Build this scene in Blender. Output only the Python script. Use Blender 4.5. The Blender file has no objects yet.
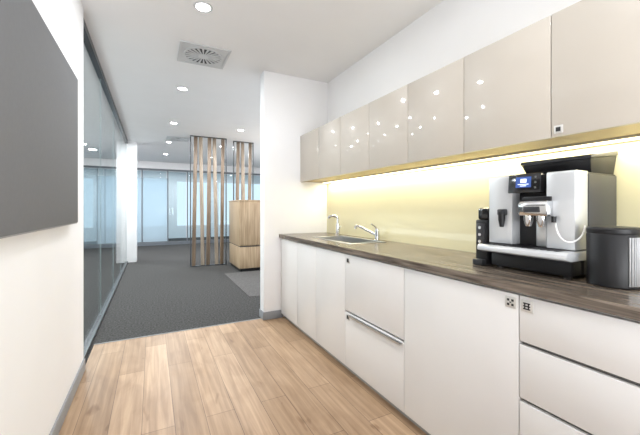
import bpy, bmesh, math, random
from mathutils import Vector, Matrix
random.seed(4)
sc = bpy.context.scene
C = sc.collection
PI = math.pi
try:
    sc.view_settings.view_transform = 'Standard'
    sc.view_settings.look = 'None'
    sc.view_settings.exposure = 0.0
except Exception: pass

# ------------------------------------------------------------------ materials
def lin(h):
    h = h.lstrip('#')
    v = [int(h[i:i+2], 16)/255 for i in (0, 2, 4)]
    return tuple([(c/12.92 if c <= .04045 else ((c+.055)/1.055)**2.4) for c in v] + [1])
def base_mat(name):
    m = bpy.data.materials.new(name); m.use_nodes = True
    nt = m.node_tree
    return m, nt, nt.nodes['Principled BSDF'], nt.nodes['Material Output']
def mat(name, col, rough=.5, metal=0, var=.04, scale=6, coat=0, spec=.5, bump=0, bscale=200, stretch=(1,1,1), crough=.02):
    m, nt, b, o = base_mat(name)
    c = lin(col)
    tc = nt.nodes.new('ShaderNodeTexCoord'); mp = nt.nodes.new('ShaderNodeMapping'); mp.inputs['Scale'].default_value = stretch
    nt.links.new(tc.outputs['Object'], mp.inputs['Vector'])
    n = nt.nodes.new('ShaderNodeTexNoise'); n.inputs['Scale'].default_value = scale; n.inputs['Detail'].default_value = 4
    nt.links.new(mp.outputs['Vector'], n.inputs['Vector'])
    r = nt.nodes.new('ShaderNodeValToRGB')
    r.color_ramp.elements[0].position = .3; r.color_ramp.elements[1].position = .7
    r.color_ramp.elements[0].color = tuple([x*(1-var) for x in c[:3]] + [1])
    r.color_ramp.elements[1].color = tuple([min(1, x*(1+var)) for x in c[:3]] + [1])
    nt.links.new(n.outputs['Fac'], r.inputs['Fac']); nt.links.new(r.outputs['Color'], b.inputs['Base Color'])
    b.inputs['Roughness'].default_value = rough; b.inputs['Metallic'].default_value = metal
    b.inputs['Specular IOR Level'].default_value = spec
    b.inputs['Coat Weight'].default_value = coat; b.inputs['Coat Roughness'].default_value = crough
    if bump:
        n2 = nt.nodes.new('ShaderNodeTexNoise'); n2.inputs['Scale'].default_value = bscale
        nt.links.new(tc.outputs['Object'], n2.inputs['Vector'])
        bp = nt.nodes.new('ShaderNodeBump'); bp.inputs['Strength'].default_value = bump; bp.inputs['Distance'].default_value = .004
        nt.links.new(n2.outputs['Fac'], bp.inputs['Height']); nt.links.new(bp.outputs['Normal'], b.inputs['Normal'])
    return m
def emis(name, col, s):
    m, nt, b, o = base_mat(name)
    b.inputs['Base Color'].default_value = lin(col)
    b.inputs['Emission Color'].default_value = lin(col); b.inputs['Emission Strength'].default_value = s
    return m
def glass(name, tint, frost=0, fcol='#dfeaf0', ior=1.5):
    m, nt, b, o = base_mat(name); nt.nodes.remove(b)
    t = nt.nodes.new('ShaderNodeBsdfTransparent'); t.inputs['Color'].default_value = lin(tint)
    g = nt.nodes.new('ShaderNodeBsdfGlossy'); g.inputs['Roughness'].default_value = .01
    f = nt.nodes.new('ShaderNodeFresnel')
    # thin sheet: the same reflectance on entering and leaving
    ge = nt.nodes.new('ShaderNodeNewGeometry'); mr = nt.nodes.new('ShaderNodeMapRange')
    mr.inputs['To Min'].default_value = ior; mr.inputs['To Max'].default_value = 1/ior
    nt.links.new(ge.outputs['Backfacing'], mr.inputs['Value']); nt.links.new(mr.outputs['Result'], f.inputs['IOR'])
    mx = nt.nodes.new('ShaderNodeMixShader')
    nt.links.new(f.outputs['Fac'], mx.inputs['Fac']); nt.links.new(t.outputs[0], mx.inputs[1]); nt.links.new(g.outputs[0], mx.inputs[2])
    out = mx
    if frost:
        d = nt.nodes.new('ShaderNodeBsdfDiffuse'); d.inputs['Color'].default_value = lin(fcol)
        tr = nt.nodes.new('ShaderNodeBsdfTranslucent'); tr.inputs['Color'].default_value = lin(fcol)
        m1 = nt.nodes.new('ShaderNodeMixShader'); m1.inputs['Fac'].default_value = .5
        nt.links.new(d.outputs[0], m1.inputs[1]); nt.links.new(tr.outputs[0], m1.inputs[2])
        m2 = nt.nodes.new('ShaderNodeMixShader'); m2.inputs['Fac'].default_value = frost
        nt.links.new(mx.outputs[0], m2.inputs[1]); nt.links.new(m1.outputs[0], m2.inputs[2]); out = m2
    nt.links.new(out.outputs[0], o.inputs['Surface'])
    return m
def plank_mat():
    m, nt, b, o = base_mat('oak_planks')
    tc = nt.nodes.new('ShaderNodeTexCoord'); mp = nt.nodes.new('ShaderNodeMapping')
    mp.inputs['Rotation'].default_value = (0, 0, PI/2); mp.inputs['Location'].default_value = (.3, .05, 0)
    nt.links.new(tc.outputs['Object'], mp.inputs['Vector'])
    br = nt.nodes.new('ShaderNodeTexBrick'); br.offset = .37; br.offset_frequency = 2
    br.inputs['Scale'].default_value = 1; br.inputs['Brick Width'].default_value = 1.25; br.inputs['Row Height'].default_value = .165
    br.inputs['Mortar Size'].default_value = .0019; br.inputs['Mortar Smooth'].default_value = .25; br.inputs['Bias'].default_value = 0
    br.inputs['Color1'].default_value = lin('#bfa285'); br.inputs['Color2'].default_value = lin('#a68a6e'); br.inputs['Mortar'].default_value = lin('#78624f')
    nt.links.new(mp.outputs['Vector'], br.inputs['Vector'])
    def mul(prev, scale, stretch, p0, p1, c0, c1, fac, det=7, dist=.8):
        mp2 = nt.nodes.new('ShaderNodeMapping'); mp2.inputs['Scale'].default_value = stretch
        nt.links.new(tc.outputs['Object'], mp2.inputs['Vector'])
        n = nt.nodes.new('ShaderNodeTexNoise'); n.inputs['Scale'].default_value = scale; n.inputs['Detail'].default_value = det; n.inputs['Distortion'].default_value = dist
        nt.links.new(mp2.outputs['Vector'], n.inputs['Vector'])
        r = nt.nodes.new('ShaderNodeValToRGB'); r.color_ramp.elements[0].position = p0; r.color_ramp.elements[1].position = p1
        r.color_ramp.elements[0].color = c0; r.color_ramp.elements[1].color = c1
        nt.links.new(n.outputs['Fac'], r.inputs['Fac'])
        mx = nt.nodes.new('ShaderNodeMix'); mx.data_type = 'RGBA'; mx.blend_type = 'MULTIPLY'; mx.inputs[0].default_value = fac
        nt.links.new(prev, mx.inputs[6]); nt.links.new(r.outputs['Color'], mx.inputs[7])
        return mx.outputs[2]
    c = mul(br.outputs['Color'], 1.4, (24, 1.1, 1), .34, .68, (.71, .67, .63, 1), (1.05, 1.05, 1.04, 1), .95)
    c = mul(c, 3.2, (1.8, .8, 1), .32, .55, (.85, .82, .79, 1), (1, 1, 1, 1), .9, 4, 1.2)
    c = mul(c, 7, (1.6, .55, 1), .25, .33, (.56, .48, .41, 1), (1, 1, 1, 1), .8, 2, .4)
    nt.links.new(c, b.inputs['Base Color'])
    b.inputs['Roughness'].default_value = .38; b.inputs['Specular IOR Level'].default_value = .3
    return m
def grain_mat(name, c1, c2, stretch, scale=2, rough=.45, p0=.35, p1=.65, dist=.6):
    m, nt, b, o = base_mat(name)
    tc = nt.nodes.new('ShaderNodeTexCoord'); mp = nt.nodes.new('ShaderNodeMapping'); mp.inputs['Scale'].default_value = stretch
    nt.links.new(tc.outputs['Object'], mp.inputs['Vector'])
    n = nt.nodes.new('ShaderNodeTexNoise'); n.inputs['Scale'].default_value = scale; n.inputs['Detail'].default_value = 8; n.inputs['Distortion'].default_value = dist
    nt.links.new(mp.outputs['Vector'], n.inputs['Vector'])
    r = nt.nodes.new('ShaderNodeValToRGB'); r.color_ramp.elements[0].position = p0; r.color_ramp.elements[1].position = p1
    r.color_ramp.elements[0].color = lin(c1); r.color_ramp.elements[1].color = lin(c2)
    nt.links.new(n.outputs['Fac'], r.inputs['Fac']); nt.links.new(r.outputs['Color'], b.inputs['Base Color'])
    b.inputs['Roughness'].default_value = rough
    return m

M = {}
M['wall'] = mat('wall_paint', '#f0f0f1', .7, var=.01, scale=3)
M['ceil'] = mat('ceiling_paint', '#ebebec', .8, var=.01, scale=3)
M['planks'] = plank_mat()
M['carpet'] = mat('charcoal_carpet', '#454443', .95, var=.55, scale=55, bump=.9, bscale=180, spec=.1)
M['carpet2'] = mat('grey_carpet_inlay', '#5a5857', .95, var=.25, scale=50, bump=.5, bscale=300, spec=.1)
M['skirt'] = mat('grey_skirting', '#8e9093', .5, var=.03)
M['kick'] = mat('kick_panel', '#9a9894', .4, var=.03)
M['carcass'] = mat('carcass_white', '#d8d5d1', .5, var=.02)
M['gap'] = mat('shadow_gap_channel', '#5a5856', .6, var=.03)
M['door'] = mat('satin_white_front', '#dfdddb', .3, var=.01, coat=.2)
M['upper'] = mat('champagne_gloss', '#bbb3a8', .4, var=.012, coat=.45, spec=.3, crough=.04)
M['soffit'] = mat('champagne_soffit', '#bba676', .5, var=.02)
M['splash'] = mat('pale_yellow_glass', '#e0d9b3', .2, var=.01, coat=.6)
M['top'] = grain_mat('dark_laminate', '#433931', '#85796d', (20, 1.1, 20), 2.2, .24, .36, .66, 1.0)
M['steel'] = mat('brushed_steel', '#c4c6c8', .28, 1, var=.05, scale=40)
M['chrome'] = mat('chrome', '#d2d4d6', .12, 1, var=.02)
M['black'] = mat('black_plastic', '#1a1a1c', .42, var=.1, spec=.35)
M['gloss_black'] = mat('gloss_black', '#141416', .15, var=.05, coat=.3)
M['dark'] = mat('dark_grey_plastic', '#2b2c2f', .4, var=.06)
M['side'] = mat('machine_side_grey', '#48494d', .35, .5, var=.04)
M['silver'] = mat('silver_plastic', '#d2d4d6', .25, .35, var=.02)
M['hole'] = mat('dark_recess', '#2a2a2a', .7, var=.05)
M['plate'] = mat('latch_metal', '#cfcdc9', .35, .3, var=.03)
M['board'] = mat('grey_pinboard_felt', '#747577', .9, var=.02, scale=60, bump=.08, bscale=500, spec=.1)
M['board_edge'] = mat('pinboard_edge', '#9d9da0', .6, var=.03)
M['frame'] = mat('dark_anodised_frame', '#45484b', .35, .4, var=.05)
M['joint'] = mat('silicone_joint', '#93a1a3', .4, var=.04)
M['dark_frame'] = mat('dark_office_frame', '#5e646a', .4, var=.03)
M['glass'] = glass('partition_glass', '#f4f8f8', ior=1.22)
M['clear'] = glass('clear_glass', '#e9f1f4', ior=1.3)
M['frost'] = glass('frosted_blue_glass', '#e3eef4', frost=.45, fcol='#e0eaf0', ior=1.2)
M['lens'] = emis('lamp_lens', '#fffefa', 60)
M['led'] = emis('led_tape', '#ffeebc', 4)
M['screen'] = emis('screen_blue', '#2c4a8c', .45)
M['icon'] = emis('screen_icon', '#dfe9ff', .8)
M['vent'] = mat('vent_white', '#cdcfd1', .5, var=.02)
M['vent_dark'] = mat('vent_shadow', '#4a4c4f', .7, var=.05)
M['slat_a'] = grain_mat('slat_brown', '#6c5d4f', '#8f7d6b', (20, 20, 1.2), 2)
M['slat_b'] = grain_mat('slat_pale', '#8f8071', '#b0a08f', (20, 20, 1.2), 2)
M['oak'] = grain_mat('oak_veneer', '#a0876a', '#bfa789', (18, 18, 1.0), 2, .4)
M['hose'] = mat('milk_hose', '#e8e8e6', .35, var=.02)

# ------------------------------------------------------------------ mesh helpers (authored in world coordinates)
class MB:
    def __init__(s): s.bm = bmesh.new()
    def box(s, x0, x1, y0, y1, z0, z1, bev=0, seg=2):
        r = bmesh.ops.create_cube(s.bm, size=1)['verts']
        for v in r: v.co = Vector(((x0+x1)/2 + v.co.x*(x1-x0), (y0+y1)/2 + v.co.y*(y1-y0), (z0+z1)/2 + v.co.z*(z1-z0)))
        if bev:
            e = list({e for v in r for e in v.link_edges})
            bmesh.ops.bevel(s.bm, geom=e, offset=bev, segments=seg, profile=.5, affect='EDGES')
        return s
    def prism(s, pts, axis, a, b, bev=0):
        def P(u, v, w): return {'x': (w, u, v), 'y': (u, w, v), 'z': (u, v, w)}[axis]
        A = [s.bm.verts.new(P(u, v, a)) for u, v in pts]; B = [s.bm.verts.new(P(u, v, b)) for u, v in pts]
        fs = [s.bm.faces.new(A), s.bm.faces.new(B[::-1])]
        n = len(pts)
        for i in range(n): fs.append(s.bm.faces.new((A[i], B[i], B[(i+1) % n], A[(i+1) % n])))
        bmesh.ops.recalc_face_normals(s.bm, faces=fs)
        if bev:
            bmesh.ops.bevel(s.bm, geom=list({e for f in fs for e in f.edges}), offset=bev, segments=2, profile=.5, affect='EDGES')
        return s
    def hexa(s, a, b, bev=0):
        V = [s.bm.verts.new(p) for p in a] + [s.bm.verts.new(p) for p in b]
        fs = [s.bm.faces.new(V[:4][::-1]), s.bm.faces.new(V[4:])]
        for i in range(4): fs.append(s.bm.faces.new((V[i], V[(i+1) % 4], V[4+(i+1) % 4], V[4+i])))
        bmesh.ops.recalc_face_normals(s.bm, faces=fs)
        if bev: bmesh.ops.bevel(s.bm, geom=list({e for f in fs for e in f.edges}), offset=bev, segments=2, profile=.5, affect='EDGES')
        return s
    def tube(s, pts, r, seg=12):
        pts = [Vector(p) for p in pts]; n = len(pts)
        rs = r if isinstance(r, (list, tuple)) else [r]*n
        rings = []; ref = None
        for i, p in enumerate(pts):
            d = (pts[min(i+1, n-1)] - pts[max(i-1, 0)]).normalized()
            if ref is None:
                ref = d.orthogonal().normalized()
            ref = (ref - d*ref.dot(d)).normalized(); q = d.cross(ref)
            rings.append([s.bm.verts.new(p + (ref*math.cos(2*PI*k/seg) + q*math.sin(2*PI*k/seg))*rs[i]) for k in range(seg)])
        fs = []
        for a, b in zip(rings, rings[1:]):
            for k in range(seg): fs.append(s.bm.faces.new((a[k], a[(k+1) % seg], b[(k+1) % seg], b[k])))
        fs.append(s.bm.faces.new(rings[0][::-1])); fs.append(s.bm.faces.new(rings[-1]))
        bmesh.ops.recalc_face_normals(s.bm, faces=fs)
        return s
    def lathe(s, cx, cy, prof, seg=40, closed=False):
        rings = []
        for r, z in prof:
            if r < 1e-5: rings.append([s.bm.verts.new((cx, cy, z))])
            else: rings.append([s.bm.verts.new((cx + r*math.cos(2*PI*k/seg), cy + r*math.sin(2*PI*k/seg), z)) for k in range(seg)])
        fs = []
        pairs = list(zip(rings, rings[1:])) + ([(rings[-1], rings[0])] if closed else [])
        for a, b in pairs:
            for k in range(seg):
                k2 = (k+1) % seg
                if len(a) == 1 and len(b) == 1: continue
                if len(a) == 1: fs.append(s.bm.faces.new((a[0], b[k2], b[k])))
                elif len(b) == 1: fs.append(s.bm.faces.new((a[k], a[k2], b[0])))
                else: fs.append(s.bm.faces.new((a[k], a[k2], b[k2], b[k])))
        bmesh.ops.recalc_face_normals(s.bm, faces=fs)
        return s
    def build(s, name, m, parent=None, label=None):
        me = bpy.data.meshes.new(name)
        off = Vector((0, 0, 0)); p = parent
        while p: off += Vector(p.location); p = p.parent
        bmesh.ops.translate(s.bm, verts=s.bm.verts, vec=-off)
        s.bm.to_mesh(me); s.bm.free()
        me.polygons.foreach_set('use_smooth', [True]*len(me.polygons))
        try: me.set_sharp_from_angle(angle=math.radians(32))
        except Exception: pass
        me.materials.append(m)
        o = bpy.data.objects.new(name, me); C.objects.link(o)
        if parent: o.parent = parent
        if label: o['label'] = label
        return o
def tag(o, label, cat, group=None):
    o['label'] = label; o['category'] = cat
    if group: o['group'] = group
    return o
def thing(name, loc, label, cat, group=None):
    o = bpy.data.objects.new(name, None); o.empty_display_size = .1; C.objects.link(o); o.location = loc
    return tag(o, label, cat, group)
def struct(o): o['kind'] = 'structure'; return o
def copy_tree(o, parent=None):
    c = o.copy(); C.objects.link(c); c.parent = parent
    for ch in list(o.children): copy_tree(ch, c)
    return c
def B(*a, **k): return MB().box(*a, **k)

CE = 2.72
XL = -.46; XR = 1.875; YE = 3.47; YC = 3.53
# ------------------------------------------------------------------ the setting
struct(B(XL, XR, -2, YC, -.06, 0).build('floor', M['planks']))
cf = MB(); cf.box(XL, 5, YC, 14.5, -.06, 0); cf.box(-5, XL, 3.0, 14.5, -.06, 0)
struct(cf.build('floor_carpet', M['carpet']))
struct(B(-5, 5, -2.1, 14.6, CE, CE+.1).build('ceiling', M['ceil']))
struct(B(XL-.1, XL, -2, 3.02, 0, CE).build('wall_left', M['wall']))
struct(B(XR, XR+.1, -2, YE, 0, CE).build('wall_right', M['wall']))
struct(B(XL-.1, XR+.1, -2.1, -2, 0, CE).build('wall_back', M['wall']))
struct(B(1.087, 5, YE, YE+.14, 0, CE, bev=.003).build('wall_end', M['wall']))
struct(B(-5, XL-.1, 2.9, 3.0, 0, CE).build('wall_office', M['wall']))
struct(B(-5.1, -5, 2.9, 14.6, 0, CE).build('wall_west', M['wall']))
struct(B(5, 5.1, YE, 14.6, 0, CE).build('wall_east', M['wall']))
struct(B(-.62, -.31, 8.5, 8.8, 0, CE, bev=.004).build('wall_column', M['wall']))
wf = MB(); wf.box(-5, 5, 14.5, 14.6, 0, .5); wf.box(-5, 5, 14.5, 14.6, 2.3, CE)
for x in (-5, -2.6, -.9, .55, 2.2, 4.6): wf.box(x, x+.35, 14.5, 14.6, .5, 2.3)
struct(wf.build('wall_far', M['wall']))
struct(B(XL, XL+.012, -2, 3.02, 0, .085, bev=.002).build('baseboard_left', M['skirt']))
be = MB(); be.box(1.077, 1.30, YE-.012, YE, 0, .085, bev=.002); be.box(1.075, 1.087, YE-.012, YE+.14, 0, .085, bev=.002)
struct(be.build('baseboard_end', M['skirt']))
struct(B(XL, 1.075, YC-.006, YC+.006, 0, .004).build('trim_1', M['skirt']))
ys = [3.03, 4.38, 5.74, 7.1, 8.5]
for i in range(4):
    w = struct(B(XL-.056, XL-.044, ys[i]+.002, ys[i+1]-.002, .03, CE-.05).build('window_%d' % (i+1), M['glass']))
    B(XL-.055, XL-.045, ys[i+1]-.002, ys[i+1]+.002, .03, CE-.05).build('window_joint', M['joint'], w)
tr = MB(); tr.box(XL-.075, XL-.02, 3.02, 8.5, CE-.06, CE); tr.box(XL-.075, XL-.02, 3.02, 8.5, 0, .03); tr.box(XL-.075, XL-.02, 3.02, 3.04, .03, CE-.06)
struct(tr.build('trim_2', M['frame']))
k = 5
xs = [-5, -3.6, -2.4, -1.3, -.3, .45, 1.05, 1.8, 2.9, 4, 5]
for a, b_ in zip(xs, xs[1:]):
    w = struct(B(a+.02, b_-.02, 12.0, 12.012, .12, 2.42).build('window_%d' % k, M['clear'])); k += 1
    f = MB(); f.box(a, a+.035, 11.98, 12.03, 0, 2.5); f.box(a+.035, b_, 11.98, 12.03, 2.44, 2.5); f.box(a+.035, b_, 11.98, 12.03, 0, .1)
    f.build('window_frame', M['dark_frame'], w)
    if -2.5 < a < .4: B(a+.04, b_, 11.992, 11.998, .12, 2.2).build('frosted_film', M['frost'], w)
struct(B(-5, 5, 11.95, 12.05, 2.5, CE).build('wall_bulkhead', M['wall']))

# ------------------------------------------------------------------ wall board
pb = thing('pinboard', (XL, 1.6, 1.12), 'large dark grey felt pinboard mounted on the white left wall', 'pinboard')
PY0, PY1, PZ0, PZ1 = .60, 2.54, 1.13, 2.03
B(XL+.008, XL+.045, PY0, PY1, PZ0, PZ1, bev=.004).build('board_panel', M['board'], pb)
eb = MB(); e_ = .006; x0_, x1_ = XL+.0005, XL+.04
eb.box(x0_, x1_, PY1, PY1+e_, PZ0-e_, PZ1+e_); eb.box(x0_, x1_, PY0-e_, PY0, PZ0-e_, PZ1+e_); eb.box(x0_, x1_, PY0, PY1, PZ0-e_, PZ0); eb.box(x0_, x1_, PY0, PY1, PZ1, PZ1+e_)
eb.build('edge_trim', M['board_edge'], pb)

# ------------------------------------------------------------------ base cabinets
XD = 1.275; DT = .02; ZT = .93; ZU = .892; ZD = .055
def latch(parent, y, z, x, s=.036):
    return B(x-.004, x+.001, y-s/2, y+s/2, z-s/2, z+s/2, bev=.0015).build('latch_plate', M['plate'], parent, 'small square pale latch plate')
def base_cab(y0, y1, label, cat='cabinet', group='base cabinets under the worktop'):
    t = thing('base_cabinet', ((XD+XR)/2, (y0+y1)/2, 0), label, cat, group)
    b = MB()
    b.box(XD+DT+.003, XR-.002, y0+.001, y0+.017, ZD, ZU-.001); b.box(XD+DT+.003, XR-.002, y1-.017, y1-.001, ZD, ZU-.001)
    b.box(XD+DT+.003, XR-.002, y0+.017, y1-.017, ZD, ZD+.016); b.box(XR-.02, XR-.002, y0+.017, y1-.017, ZD+.016, ZU-.001)
    b.box(XD+DT+.003, XD+.06, y0+.017, y1-.017, ZU-.04, ZU-.001)
    b.build('body', M['carcass'], t)
    B(XD+.045, XD+.06, y0+.001, y1-.001, 0, ZD).build('kick_panel', M['kick'], t)
    return t
def front(t, name, y0, y1, z0, z1):
    return B(XD, XD+DT, y0+.002, y1-.002, z0, z1, bev=.0015).build(name, M['door'], t)
Z1 = ZU-.012
seams = [3.455, 2.996, 2.574, 2.089, 1.447, .79, .19]
t = base_cab(seams[1], seams[0], 'narrow white base cabinet tight against the white end wall'); front(t, 'door', seams[1], seams[0]-.01, ZD, Z1)
t = base_cab(seams[2], seams[1], 'white base cabinet second from the end wall, below the tall tap'); front(t, 'door', seams[2], seams[1], ZD, Z1)
t = base_cab(seams[3], seams[2], 'white base cabinet third from the end wall, below the sink'); front(t, 'door', seams[3], seams[2], ZD, Z1)
t = base_cab(seams[4], seams[3], 'white base unit with two deep drawers and a metal rail handle', 'drawer unit')
d = front(t, 'drawer', seams[4], seams[3], .468, Z1)
def lock(d, y, z, s=.04):
    latch(d, y, z, XD, s); B(XD-.0055, XD-.003, y-s*.34, y+s*.34, z-s*.34, z+s*.34, bev=.0008).build('keyhole', M['hole'], d)
lock(d, seams[3]-.045, .838)
d = front(t, 'drawer', seams[4], seams[3], ZD, .455)
MB().prism([(XD-.022, .449), (XD-.022, .437), (XD-.018, .437), (XD-.018, .445), (XD+.001, .445), (XD+.001, .449)], 'y', seams[4]+.012, seams[3]-.08).build('handle', M['steel'], d, 'slim metal rail handle')
lock(d, seams[3]-.045, .425)
def slots(par, y, z, x, s, kind=0):
    m = MB()
    if kind == 0:
        for dy in (-1, 1):
            for dz in (-1, 1): m.box(x-.0055, x-.003, y+dy*s*.2-s*.1, y+dy*s*.2+s*.1, z+dz*s*.2-s*.1, z+dz*s*.2+s*.1)
        m.box(x-.0055, x-.003, y-s*.07, y+s*.07, z-s*.05, z+s*.05)
    else:
        for dz in (-.24, 0, .24): m.box(x-.0055, x-.003, y-s*.3, y+s*.3, z+dz*s-s*.05, z+dz*s+s*.05)
        for dy in (-.16, .16): m.box(x-.0055, x-.003, y+dy*s-s*.05, y+dy*s+s*.05, z-s*.3, z+s*.3)
    m.build('latch_symbol', M['hole'], par)
t = base_cab(seams[5], seams[4], 'wide single-door white base unit left of the drawer bank', 'cabinet')
d = front(t, 'door', seams[5], seams[4], ZD, Z1); latch(d, seams[5]+.032, .845, XD, .044); slots(d, seams[5]+.032, .845, XD, .044)
t = base_cab(seams[6], seams[5], 'white bank of stacked drawers nearest the camera, below the coffee machine', 'drawer unit')
zz = [Z1, .69, .47, .26, ZD]
for i in range(4):
    d = front(t, 'drawer', seams[6], seams[5], zz[i+1] + (.014 if i < 3 else 0), zz[i])
    if i == 0: latch(d, seams[5]-.032, .845, XD, .044); slots(d, seams[5]-.032, .845, XD, .044, 1)
    if i < 3: B(XD+.016, XD+DT+.004, seams[6]+.003, seams[5]-.003, zz[i+1]-.004, zz[i+1]+.018).build('finger_groove', M['gap'], t)

# ------------------------------------------------------------------ worktop with sink cut-out
SX0, SX1, SY0, SY1 = 1.43, 1.74, 2.24, 2.90
w = MB()
XF = 1.258
w.box(XF, SX0, .15, YE-.001, ZU, ZT); w.box(SX1, XR-.012, .15, YE-.001, ZU, ZT)
w.box(SX0, SX1, .15, SY0, ZU, ZT); w.box(SX0, SX1, SY1, YE-.001, ZU, ZT)
tag(w.build('worktop', M['top']), 'long dark wood-grain worktop running over the white base cabinets', 'worktop')
tag(B(XR-.011, XR-.001, .15, YE-.001, ZT-.02, 1.512).build('splashback', M['splash']), 'pale yellow glossy splashback between worktop and overhead cabinets', 'splashback')
s = thing('sink', ((SX0+SX1)/2, (SY0+SY1)/2, ZT-.16), 'stainless steel inset sink let into the dark worktop', 'sink')
b = MB(); th = .003; zb = ZT-.16
b.box(SX0+.003, SX1-.003, SY0+.003, SY1-.003, zb, zb+th)
b.box(SX0+.003, SX0+.003+th, SY0+.003, SY1-.003, zb, ZT+.002); b.box(SX1-.003-th, SX1-.003, SY0+.003, SY1-.003, zb, ZT+.002)
b.box(SX0+.003, SX1-.003, SY0+.003, SY0+.003+th, zb, ZT+.002); b.box(SX0+.003, SX1-.003, SY1-.003-th, SY1-.003, zb, ZT+.002)
b.build('bowl', M['steel'], s)
r = MB(); z0, z1 = ZT+.0005, ZT+.005; q = .022
r.box(SX0-q, SX0+.006, SY0-q, SY1+q, z0, z1, bev=.0015); r.box(SX1-.006, SX1+q, SY0-q, SY1+q, z0, z1, bev=.0015)
r.box(SX0, SX1, SY0-q, SY0+.006, z0, z1, bev=.0015); r.box(SX0, SX1, SY1-.006, SY1+q, z0, z1, bev=.0015)
r.build('rim', M['steel'], s)
MB().lathe((SX0+SX1)/2, 2.5, [(0, zb+th), (.04, zb+th), (.042, zb+th+.004), (.03, zb+th+.004), (.028, zb+th+.001), (0, zb+th+.001)], 24).build('drain', M['chrome'], s)
mx_, my = 1.802, 2.40
t = thing('mixer_tap', (mx_, my, ZT), 'chrome lever mixer tap with angled spout behind the sink', 'tap')
MB().lathe(mx_, my, [(0, ZT), (.027, ZT), (.027, ZT+.008), (.022, ZT+.012), (.021, ZT+.085), (.018, ZT+.092), (0, ZT+.092)], 24).build('tap_body', M['chrome'], t)
MB().tube([(mx_-.005, my+.005, ZT+.05), (mx_-.06, my+.06, ZT+.085), (mx_-.12, my+.12, ZT+.125), (mx_-.132, my+.132, ZT+.128), (mx_-.139, my+.139, ZT+.118), (mx_-.14, my+.14, ZT+.10)], [.014, .0125, .0115, .0115, .0115, .0115], 14).build('spout', M['chrome'], t)
l = MB(); l.tube([(mx_, my, ZT+.09), (mx_, my, ZT+.106)], [.02, .016], 18); l.tube([(mx_, my, ZT+.10), (mx_-.03, my-.01, ZT+.125), (mx_-.075, my-.02, ZT+.148)], [.008, .007, .0055], 10)
l.build('lever', M['chrome'], t)
fx, fy = 1.79, 3.08
t = thing('water_tap', (fx, fy, ZT), 'slim tall chrome water tap by the white end wall', 'tap')
MB().lathe(fx, fy, [(0, ZT), (.03, ZT), (.03, ZT+.008), (.022, ZT+.014), (.021, ZT+.12), (0, ZT+.122)], 20).build('tap_body', M['chrome'], t)
pts = [(fx, fy, ZT+.06), (fx, fy, ZT+.17)]
for i in range(1, 9):
    a = PI/2*i/8*1.9
    pts.append((fx-.045*(1-math.cos(a))*.9, fy+.06*(1-math.cos(a))*.6, ZT+.17+.035*math.sin(a)))
MB().tube(pts, .0145, 12).build('spout', M['chrome'], t)
MB().tube([(fx, fy-.012, ZT+.08), (fx, fy-.04, ZT+.084), (fx-.005, fy-.07, ZT+.098)], [.01, .008, .006], 10).build('lever', M['chrome'], t)

# ------------------------------------------------------------------ overhead cabinets
XU = 1.518; UZ0, UZ1 = 1.52, 2.045; UW = .4415; Y0 = 3.452
ords = ['first', 'second', 'third', 'fourth', 'fifth', 'sixth', 'seventh']
first = None
for i in range(7):
    ya = Y0-UW*i; yb = ya-UW
    lab = 'champagne gloss overhead cabinet, %s from the white end wall' % ords[i] if i < 6 else 'champagne gloss overhead cabinet with square latch, nearest above the coffee machine'
    if i == 0:
        first = thing('overhead_cabinet', ((XU+XR)/2, ya-UW/2, UZ0), lab, 'cabinet', 'overhead cabinets')
        B(XU+.02, XR-.002, yb+.001, ya-.001, UZ0+.004, UZ1-.002).build('body', M['soffit'], first)
        B(XU, XU+.018, yb+.0018, ya-.0018, UZ0, UZ1, bev=.0015).build('door', M['upper'], first)
        t = first
    else:
        t = copy_tree(first); t.location = ((XU+XR)/2, ya-UW/2, UZ0); t['label'] = lab
    if i == 6:
        d = [c for c in t.children if c.name.startswith('door')][0]
        latch(d, ya-.03, UZ0+.03, XU, .034)
        B(XU-.0055, XU-.003, ya-.039, ya-.021, UZ0+.021, UZ0+.039).build('latch_symbol', M['hole'], d)
tag(B(XU+.0, XR, YE-.018, YE-.0005, UZ0, UZ1).build('filler_panel', M['upper']), 'thin champagne filler strip between overhead cabinets and end wall', 'filler')
led = thing('led_strip', (XR-.05, 1.9, UZ0-.01), 'warm glowing light strip under the overhead cabinets', 'light strip')
B(XR-.095, XR-.03, .37, YE-.03, UZ0-.006, UZ0+.0035).build('channel', M['steel'], led)
B(XR-.09, XR-.035, .38, YE-.04, UZ0-.009, UZ0-.0055).build('diffuser', M['led'], led)

# ------------------------------------------------------------------ coffee machine
m = thing('coffee_machine', (1.67, .90, ZT), 'black and silver bean-to-cup coffee machine on the dark worktop', 'coffee machine')
ya, yb = .705, 1.08
B(1.575, 1.85, ya+.004, yb-.004, ZT+.012, 1.37, bev=.006, seg=3).build('body', M['black'], m)
B(1.50, 1.84, ya+.012, yb-.012, ZT+.010, 1.0, bev=.006).build('base', M['black'], m)
for fx_ in (1.53, 1.81):
    for fy_ in (ya+.04, yb-.04): MB().tube([(fx_, fy_, ZT), (fx_, fy_, ZT+.014)], .016, 16).build('foot', M['black'], m)
for (a, c) in ((ya, .812), (.962, yb)):
    MB().prism([(1.50, 1.05), (1.50, 1.366), (1.506, 1.373), (1.60, 1.373), (1.60, 1.05)], 'y', a, c, bev=.003).build('front_panel', M['silver'], m, 'silver front panel')
B(1.56, 1.60, .812, .962, 1.04, 1.30).build('spout_recess', M['black'], m)
dp = MB().prism([(1.487, 1.288), (1.494, 1.374), (1.60, 1.380), (1.60, 1.288)], 'y', .83, .975, bev=.004).build('control_panel', M['gloss_black'], m)
def on_slope(z): return 1.487 + (z-1.288)/(1.374-1.288)*.007
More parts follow.
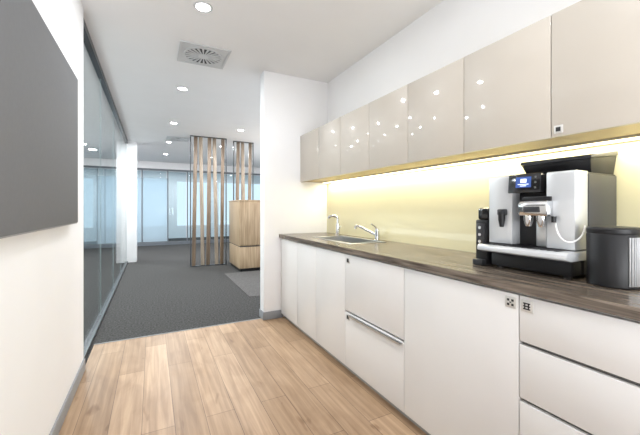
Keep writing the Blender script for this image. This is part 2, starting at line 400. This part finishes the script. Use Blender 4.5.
def quad(y0, y1, z0, z1, d):
    q_ = MB(); q_.prism([(on_slope(z0)-d, z0), (on_slope(z1)-d, z1), (on_slope(z1)-d+.002, z1), (on_slope(z0)-d+.002, z0)], 'y', y0, y1); return q_
scn = quad(.870, .938, 1.312, 1.360, .001).build('screen', M['screen'], m, 'blue lit display')
ic = MB()
for (y0_, y1_, z0_, z1_) in ((.89, .916, 1.334, 1.351), (.88, .928, 1.325, 1.328), (.89, .918, 1.318, 1.321)):
    ic2 = quad(y0_, y1_, z0_, z1_, .002); tmp = bpy.data.meshes.new('t'); ic2.bm.to_mesh(tmp); ic.bm.from_mesh(tmp); ic2.bm.free()
ic.build('screen_text', M['icon'], scn)
for z in (1.305, 1.328, 1.351): MB().tube([(on_slope(z)-.003, .85, z+.005), (on_slope(z)+.002, .85, z+.005)], .005, 14).build('button', M['chrome'], m)
sp = MB(); sp.prism([(1.455, 1.185), (1.448, 1.235), (1.462, 1.252), (1.58, 1.252), (1.58, 1.185)], 'y', .785, .905, bev=.006); sp = sp.build('spout_head', M['chrome'], m)
for yy in (.818, .872):
    nz = MB(); nz.tube([(1.475, yy, 1.19), (1.475, yy, 1.165), (1.475, yy, 1.14)], [.02, .018, .011], 18); nz.build('nozzle', M['chrome'], sp)
B(1.4465, 1.452, .812, .878, 1.202, 1.226, bev=.001).build('spout_badge', M['dark'], sp)
MB().box(1.49, 1.545, .79, .905, 1.25, 1.270, bev=.003).build('spout_slide', M['black'], m)
MB().box(1.525, 1.565, .825, .87, 1.05, 1.19, bev=.006).build('spout_column', M['steel'], m)
MB().tube([(1.48, 1.0, 1.2), (1.48, 1.0, 1.165), (1.48, 1.0, 1.13)], [.016, .015, .009], 16).build('steam_nozzle', M['black'], m)
MB().box(1.465, 1.51, .985, 1.015, 1.185, 1.215, bev=.006).build('steam_arm', M['dark'], m)
tr_ = MB().prism([(1.415, 1.018), (1.415, 1.038), (1.43, 1.046), (1.59, 1.046), (1.59, 1.008), (1.45, 1.008)], 'y', ya-.012, yb+.004, bev=.004).build('drip_tray', M['silver'], m, 'silver drip tray')
gr = MB()
for i in range(13):
    y = .735+i*.0265; gr.box(1.435, 1.57, y, y+.014, 1.0455, 1.0485)
gr.build('grille', M['black'], tr_)
hp = MB().hexa([(1.655, ya+.012, 1.368), (1.85, ya+.012, 1.368), (1.85, yb-.10, 1.368), (1.655, yb-.10, 1.368)], [(1.625, ya+.002, 1.428), (1.855, ya+.002, 1.456), (1.855, yb-.065, 1.456), (1.625, yb-.085, 1.428)], .004)
hp = hp.build('bean_hopper', M['black'], m)
MB().hexa([(1.62, ya-.002, 1.428), (1.858, ya-.002, 1.456), (1.858, yb-.06, 1.456), (1.62, yb-.08, 1.428)], [(1.624, ya, 1.444), (1.858, ya, 1.477), (1.858, yb-.062, 1.477), (1.624, yb-.082, 1.444)], .003).build('hopper_lid', M['dark'], hp)
hpts = []
P0, P1, P2, P3 = Vector((1.497, .775, 1.17)), Vector((1.42, .73, 1.04)), Vector((1.50, .67, 1.08)), Vector((1.53, .685, 1.15))
for i in range(19):
    u = i/18; hpts.append(P0*(1-u)**3 + P1*3*u*(1-u)**2 + P2*3*u*u*(1-u) + P3*u**3)
MB().tube(hpts, .003, 10).build('milk_hose', M['hose'], m, 'thin white milk hose')
MB().tube([(1.485, .775, 1.185), (1.485, .775, 1.16)], .009, 14).build('hose_connector', M['black'], m)
MB().box(1.605, 1.845, ya-.0005, ya+.0055, 1.02, 1.362, bev=.002).build('side_panel', M['side'], m, 'dark grey metallic side panel')

# milk container (round) at the near side of the machine
cx, cy = 1.545, .600
k_ = thing('milk_container', (cx, cy, ZT), 'black round bin with lid at the near side of the coffee machine', 'container')
MB().lathe(cx, cy, [(0, ZT), (.074, ZT), (.079, ZT+.005), (.080, ZT+.19), (.077, ZT+.196), (0, ZT+.196)], 48).build('vessel', M['black'], k_)
MB().lathe(cx, cy, [(0, ZT+.196), (.079, ZT+.196), (.0805, ZT+.200), (.0805, ZT+.213), (.076, ZT+.219), (.03, ZT+.222), (0, ZT+.222)], 48).build('lid', M['black'], k_)
st = MB()
for i in range(10):
    a = math.radians(-126 + i*6)
    st.tube([(cx+.0805*math.cos(a), cy+.0805*math.sin(a), ZT+.012), (cx+.0805*math.cos(a), cy+.0805*math.sin(a), ZT+.185)], .0034, 8)
st.build('ribbed_strip', M['steel'], k_, 'ribbed silver side strip')

a0, a1 = 1.092, 1.158
d_ = thing('cup_dispenser', (1.58, 1.125, ZT), 'slim black accessory unit at the far side of the coffee machine', 'dispenser')
MB().box(1.50, 1.70, a0, a1, ZT+.004, 1.16, bev=.008).build('housing', M['black'], d_)
MB().box(1.51, 1.69, a0+.004, a1-.004, 1.158, 1.222, bev=.012).build('top_cap', M['gloss_black'], d_)
MB().box(1.492, 1.503, a0+.01, a1-.01, 1.03, 1.14, bev=.002).build('front_plate', M['dark'], d_)
for z in (1.05, 1.085, 1.12): MB().tube([(1.488, 1.125, z), (1.494, 1.125, z)], .008, 14).build('button', M['chrome'], d_)
MB().box(1.47, 1.55, a0+.004, a1-.004, ZT, ZT+.03, bev=.006).build('foot_tray', M['dark'], d_)

# ------------------------------------------------------------------ ceiling fittings
def downlight(x, y):
    t = thing('downlight', (x, y, CE-.008), 'x', 'downlight')
    MB().lathe(x, y, [(.05, CE-.0005), (.068, CE-.0005), (.068, CE-.004), (.062, CE-.008), (.05, CE-.006)], 32, closed=True).build('trim_ring', M['vent'], t)
    MB().lathe(x, y, [(0, CE-.001), (.05, CE-.001), (.05, CE-.004), (0, CE-.005)], 32).build('lens', M['lens'], t)
    return t
WH = (.955, .978, 1)
def lamp(x, y, z, P, size=.14, col=WH, name='downlight_or_fill_lamp'):
    L = bpy.data.lights.new(name, 'AREA'); L.shape = 'DISK'; L.size = size; L.energy = P; L.color = col
    o = bpy.data.objects.new(name, L); C.objects.link(o); o.location = (x, y, z); return o
d0 = downlight(.34, 2.58)
spots = [((.34, 2.58), 'round recessed downlight in the ceiling nearest the camera, before the vent', None, 13),
         ((.34, 4.46), 'round recessed downlight in the ceiling just beyond the square vent', None, 22),
         ((.34, 6.34), 'round recessed downlight third along the corridor row', None, 24),
         ((.34, 8.22), 'round recessed downlight fourth along the corridor row, level with the column', None, 24),
         ((.34, 10.1), 'round recessed downlight last in the corridor row, before the far glazing', None, 28),
         ((1.52, 6.33), 'round recessed downlight above the oak cabinet', None, 24),
         ((1.52, 8.22), 'round recessed downlight behind the timber slat screen', None, 24),
         ((1.52, 10.1), 'round recessed downlight near far glazing, right of the corridor row', None, 24),
         ((-1.42, 4.15), 'round office downlight behind the glass partition, nearest', 'office downlights', 60),
         ((-1.42, 5.9), 'round office downlight behind the glass partition, second along', 'office downlights', 60),
         ((-1.42, 7.65), 'round office downlight behind the glass partition, third along', 'office downlights', 60),
         ((-1.42, 9.4), 'round office downlight behind the glass partition, farthest', 'office downlights', 60),
         ((-.55, 10.1), 'round recessed downlight past the white column, left of the corridor row', None, 20)]
for i, ((x, y), lab, g, P) in enumerate(spots):
    t = d0 if i == 0 else copy_tree(d0)
    t.location = (x, y, CE-.008); tag(t, lab, 'downlight', g or 'corridor downlights')
    lamp(x, y, CE-.012, P)
lamp(.7, .7, CE-.012, 6)
for y in (4.9, 6.8, 8.7): lamp(3.2, y, CE-.012, 40)  # added fill for the hidden right of the corridor, no downlights there
def vent(x, y):
    t = thing('ceiling_vent', (x, y, CE-.012), 'x', 'vent'); h = .225
    f = MB(); f.box(x-h, x+h, y-h, y-h+.02, CE-.012, CE-.0005); f.box(x-h, x+h, y+h-.02, y+h, CE-.012, CE-.0005); f.box(x-h, x-h+.02, y-h+.02, y+h-.02, CE-.012, CE-.0005); f.box(x+h-.02, x+h, y-h+.02, y+h-.02, CE-.012, CE-.0005)
    f.build('frame', M['vent'], t)
    B(x-h+.02, x+h-.02, y-h+.02, y+h-.02, CE-.006, CE-.0005).build('panel', M['vent'], t)
    MB().lathe(x, y, [(0, CE-.009), (.18, CE-.009), (.18, CE-.006), (0, CE-.006)], 40).build('throat', M['vent_dark'], t)
    MB().lathe(x, y, [(.182, CE-.006), (.182, CE-.016), (.168, CE-.016), (.168, CE-.006)], 48, closed=True).build('outer_ring', M['vent'], t)
    MB().lathe(x, y, [(0, CE-.0085), (.05, CE-.0085), (.05, CE-.016), (.04, CE-.018), (0, CE-.018)], 28).build('hub', M['vent'], t)
    sp = MB(); n = 22
    for k2 in range(n):
        a = 2*PI*k2/n; ca, sa = math.cos(a), math.sin(a)
        def P(r, w, z): return (x+r*ca-w*sa, y+r*sa+w*ca, z)
        sp.hexa([P(.046, -.003, CE-.017), P(.172, -.011, CE-.017), P(.172, .009, CE-.017), P(.046, .003, CE-.017)], [P(.046, -.003, CE-.0085), P(.172, -.011, CE-.0085), P(.172, .009, CE-.0085), P(.046, .003, CE-.0085)])
    sp.build('radial_blades', M['vent'], t)
    return t
v0 = vent(.45, 3.40); tag(v0, 'square ceiling vent with round radial blades, near the kitchen end', 'vent', 'ceiling vents')
v1 = copy_tree(v0); v1.location = (.50, 7.75, CE-.012); v1['label'] = 'small distant square ceiling vent far along the corridor'

# ------------------------------------------------------------------ slat screens
def screen(x0, x1, y, n, label):
    t = thing('slat_screen', ((x0+x1)/2, y, 0), label, 'screen', 'timber slat screens')
    B(x0, x1, y-.025, y+.025, 0, .02).build('base_rail', M['frame'], t)
    B(x0, x1, y-.025, y+.025, CE-.014, CE-.0005).build('top_rail', M['frame'], t)
    for x in (x0+.01, x1-.01): B(x-.01, x+.01, y-.014, y+.014, .02, CE-.014).build('post', M['frame'], t)
    st_ = (x1-x0-.04)/n
    angs = [14, -38, 8, -30, 24]
    for i in range(n):
        xc = x0+.02+st_*(i+.5); g0 = angs[i % 5]; tl = (.022, -.02, .016, -.024, .014)[i % 5]
        s_ = MB()
        a = math.radians(g0); ca, sa = math.cos(a), math.sin(a)
        def ring(z, c_): return [(c_+p*ca-r_*sa, y+p*sa+r_*ca, z) for p, r_ in ((-.036, -.013), (.036, -.013), (.036, .013), (-.036, .013))]
        s_.hexa(ring(.02, xc-tl), ring(CE-.014, xc+tl), .002)
        s_.build('slat', M['slat_a' if i % 2 == 0 else 'slat_b'], t)
    return t
screen(.70, 1.44, 7.28, 5, 'full-height timber slat screen standing left of the oak cabinet')
screen(1.62, 2.08, 7.45, 3, 'full-height timber slat screen rising behind the oak cabinet')

# ------------------------------------------------------------------ oak cabinet and carpet inlay
o = thing('oak_cabinet', (1.95, 6.7, 0), 'tall boxy oak storage cabinet on the carpet beyond the end wall', 'cabinet')
X0, X1, Ya, Yb = 1.48, 2.45, 6.27, 7.2
B(X0+.03, X1-.03, Ya+.03, Yb-.03, 0, .06).build('plinth', M['black'], o)
B(X0+.004, X1-.004, Ya+.004, Yb-.004, .06, .47, bev=.003).build('lower_body', M['oak'], o)
B(X0+.02, X1-.02, Ya+.02, Yb-.02, .47, .492).build('shadow_gap', M['gap'], o)
B(X0, X1, Ya, Yb, .492, 1.35, bev=.003).build('upper_body', M['oak'], o)
B(X0-.008, X1+.008, Ya-.008, Yb+.008, 1.35, 1.375, bev=.003).build('top_panel', M['oak'], o)
for (a, c) in ((X0+.02, (X0+X1)/2-.002), ((X0+X1)/2+.002, X1-.02)):
    dd = B(a, c, Ya-.016, Ya-.0005, .51, 1.33, bev=.002).build('door', M['oak'], o)
    B(c-.05 if a < 1.7 else a+.035, c-.035 if a < 1.7 else a+.05, Ya-.03, Ya-.015, .82, .98, bev=.002).build('handle', M['frame'], dd)
tag(B(1.19, 3.2, 4.45, 6.235, .0005, .006).build('carpet_inlay', M['carpet2']), 'lighter grey carpet patch in front of the oak cabinet', 'carpet')

# ------------------------------------------------------------------ light
def area(loc, rot, sx, sy, P, col, name):
    L = bpy.data.lights.new(name, 'AREA'); L.shape = 'RECTANGLE'; L.size = sx; L.size_y = sy; L.energy = P; L.color = col
    ob = bpy.data.objects.new(name, L); C.objects.link(ob); ob.location = loc; ob.rotation_euler = rot; return ob
area((XR-.0625, (3.43+.38)/2, UZ0-.012), (0, 0, 0), .05, 3.0, 11, (1, .945, .74), 'led_lamp')
area((.6, -1.7, 1.5), (PI/2+.15, 0, 0), 1.8, 1.8, 12, WH, 'kitchen_fill_lamp')
area((.7, 1.4, CE-.02), (0, 0, 0), .8, 2.6, 5, WH, 'kitchen_ceiling_fill')  # added soft fill just below the ceiling, not a fitting of the kitchen
area((.8, -1.0, 1.0), (PI-.45, 0, 0), 1.2, 1.2, 52, WH, 'kitchen_fill_uplight')  # added light behind the camera, aimed up to lift the kitchen ceiling
area((3.3, 6.8, .5), (PI, 0, 0), 1.5, 5, 60, WH, 'corridor_fill_uplight')  # unseen fill added behind the end wall to brighten the corridor ceiling
area((-3.2, 6.8, .5), (PI, 0, 0), 1.5, 6, 110, WH, 'office_fill_uplight')  # added upward fill for the office ceiling, stands for no fixture
area((0, 13.3, CE-.02), (0, 0, 0), 8, .6, 130, WH, 'far_room_fill')  # invented wide fill that brightens the room behind the far glazing
wd = bpy.data.worlds.new('sky'); sc.world = wd; wd.use_nodes = True
bg = wd.node_tree.nodes['Background']
bg.inputs['Color'].default_value = (.80, .91, 1, 1); bg.inputs['Strength'].default_value = 1.4

# ------------------------------------------------------------------ camera
cam = bpy.data.cameras.new('camera'); co = bpy.data.objects.new('camera', cam); C.objects.link(co)
co.location = (0, 0, 1.22); co.rotation_euler = (PI/2, 0, -math.radians(27.05))
cam.sensor_fit = 'HORIZONTAL'; cam.sensor_width = 36; cam.lens = 329/640*36; cam.shift_y = -9.5/640
cam.clip_start = .02
sc.camera = co
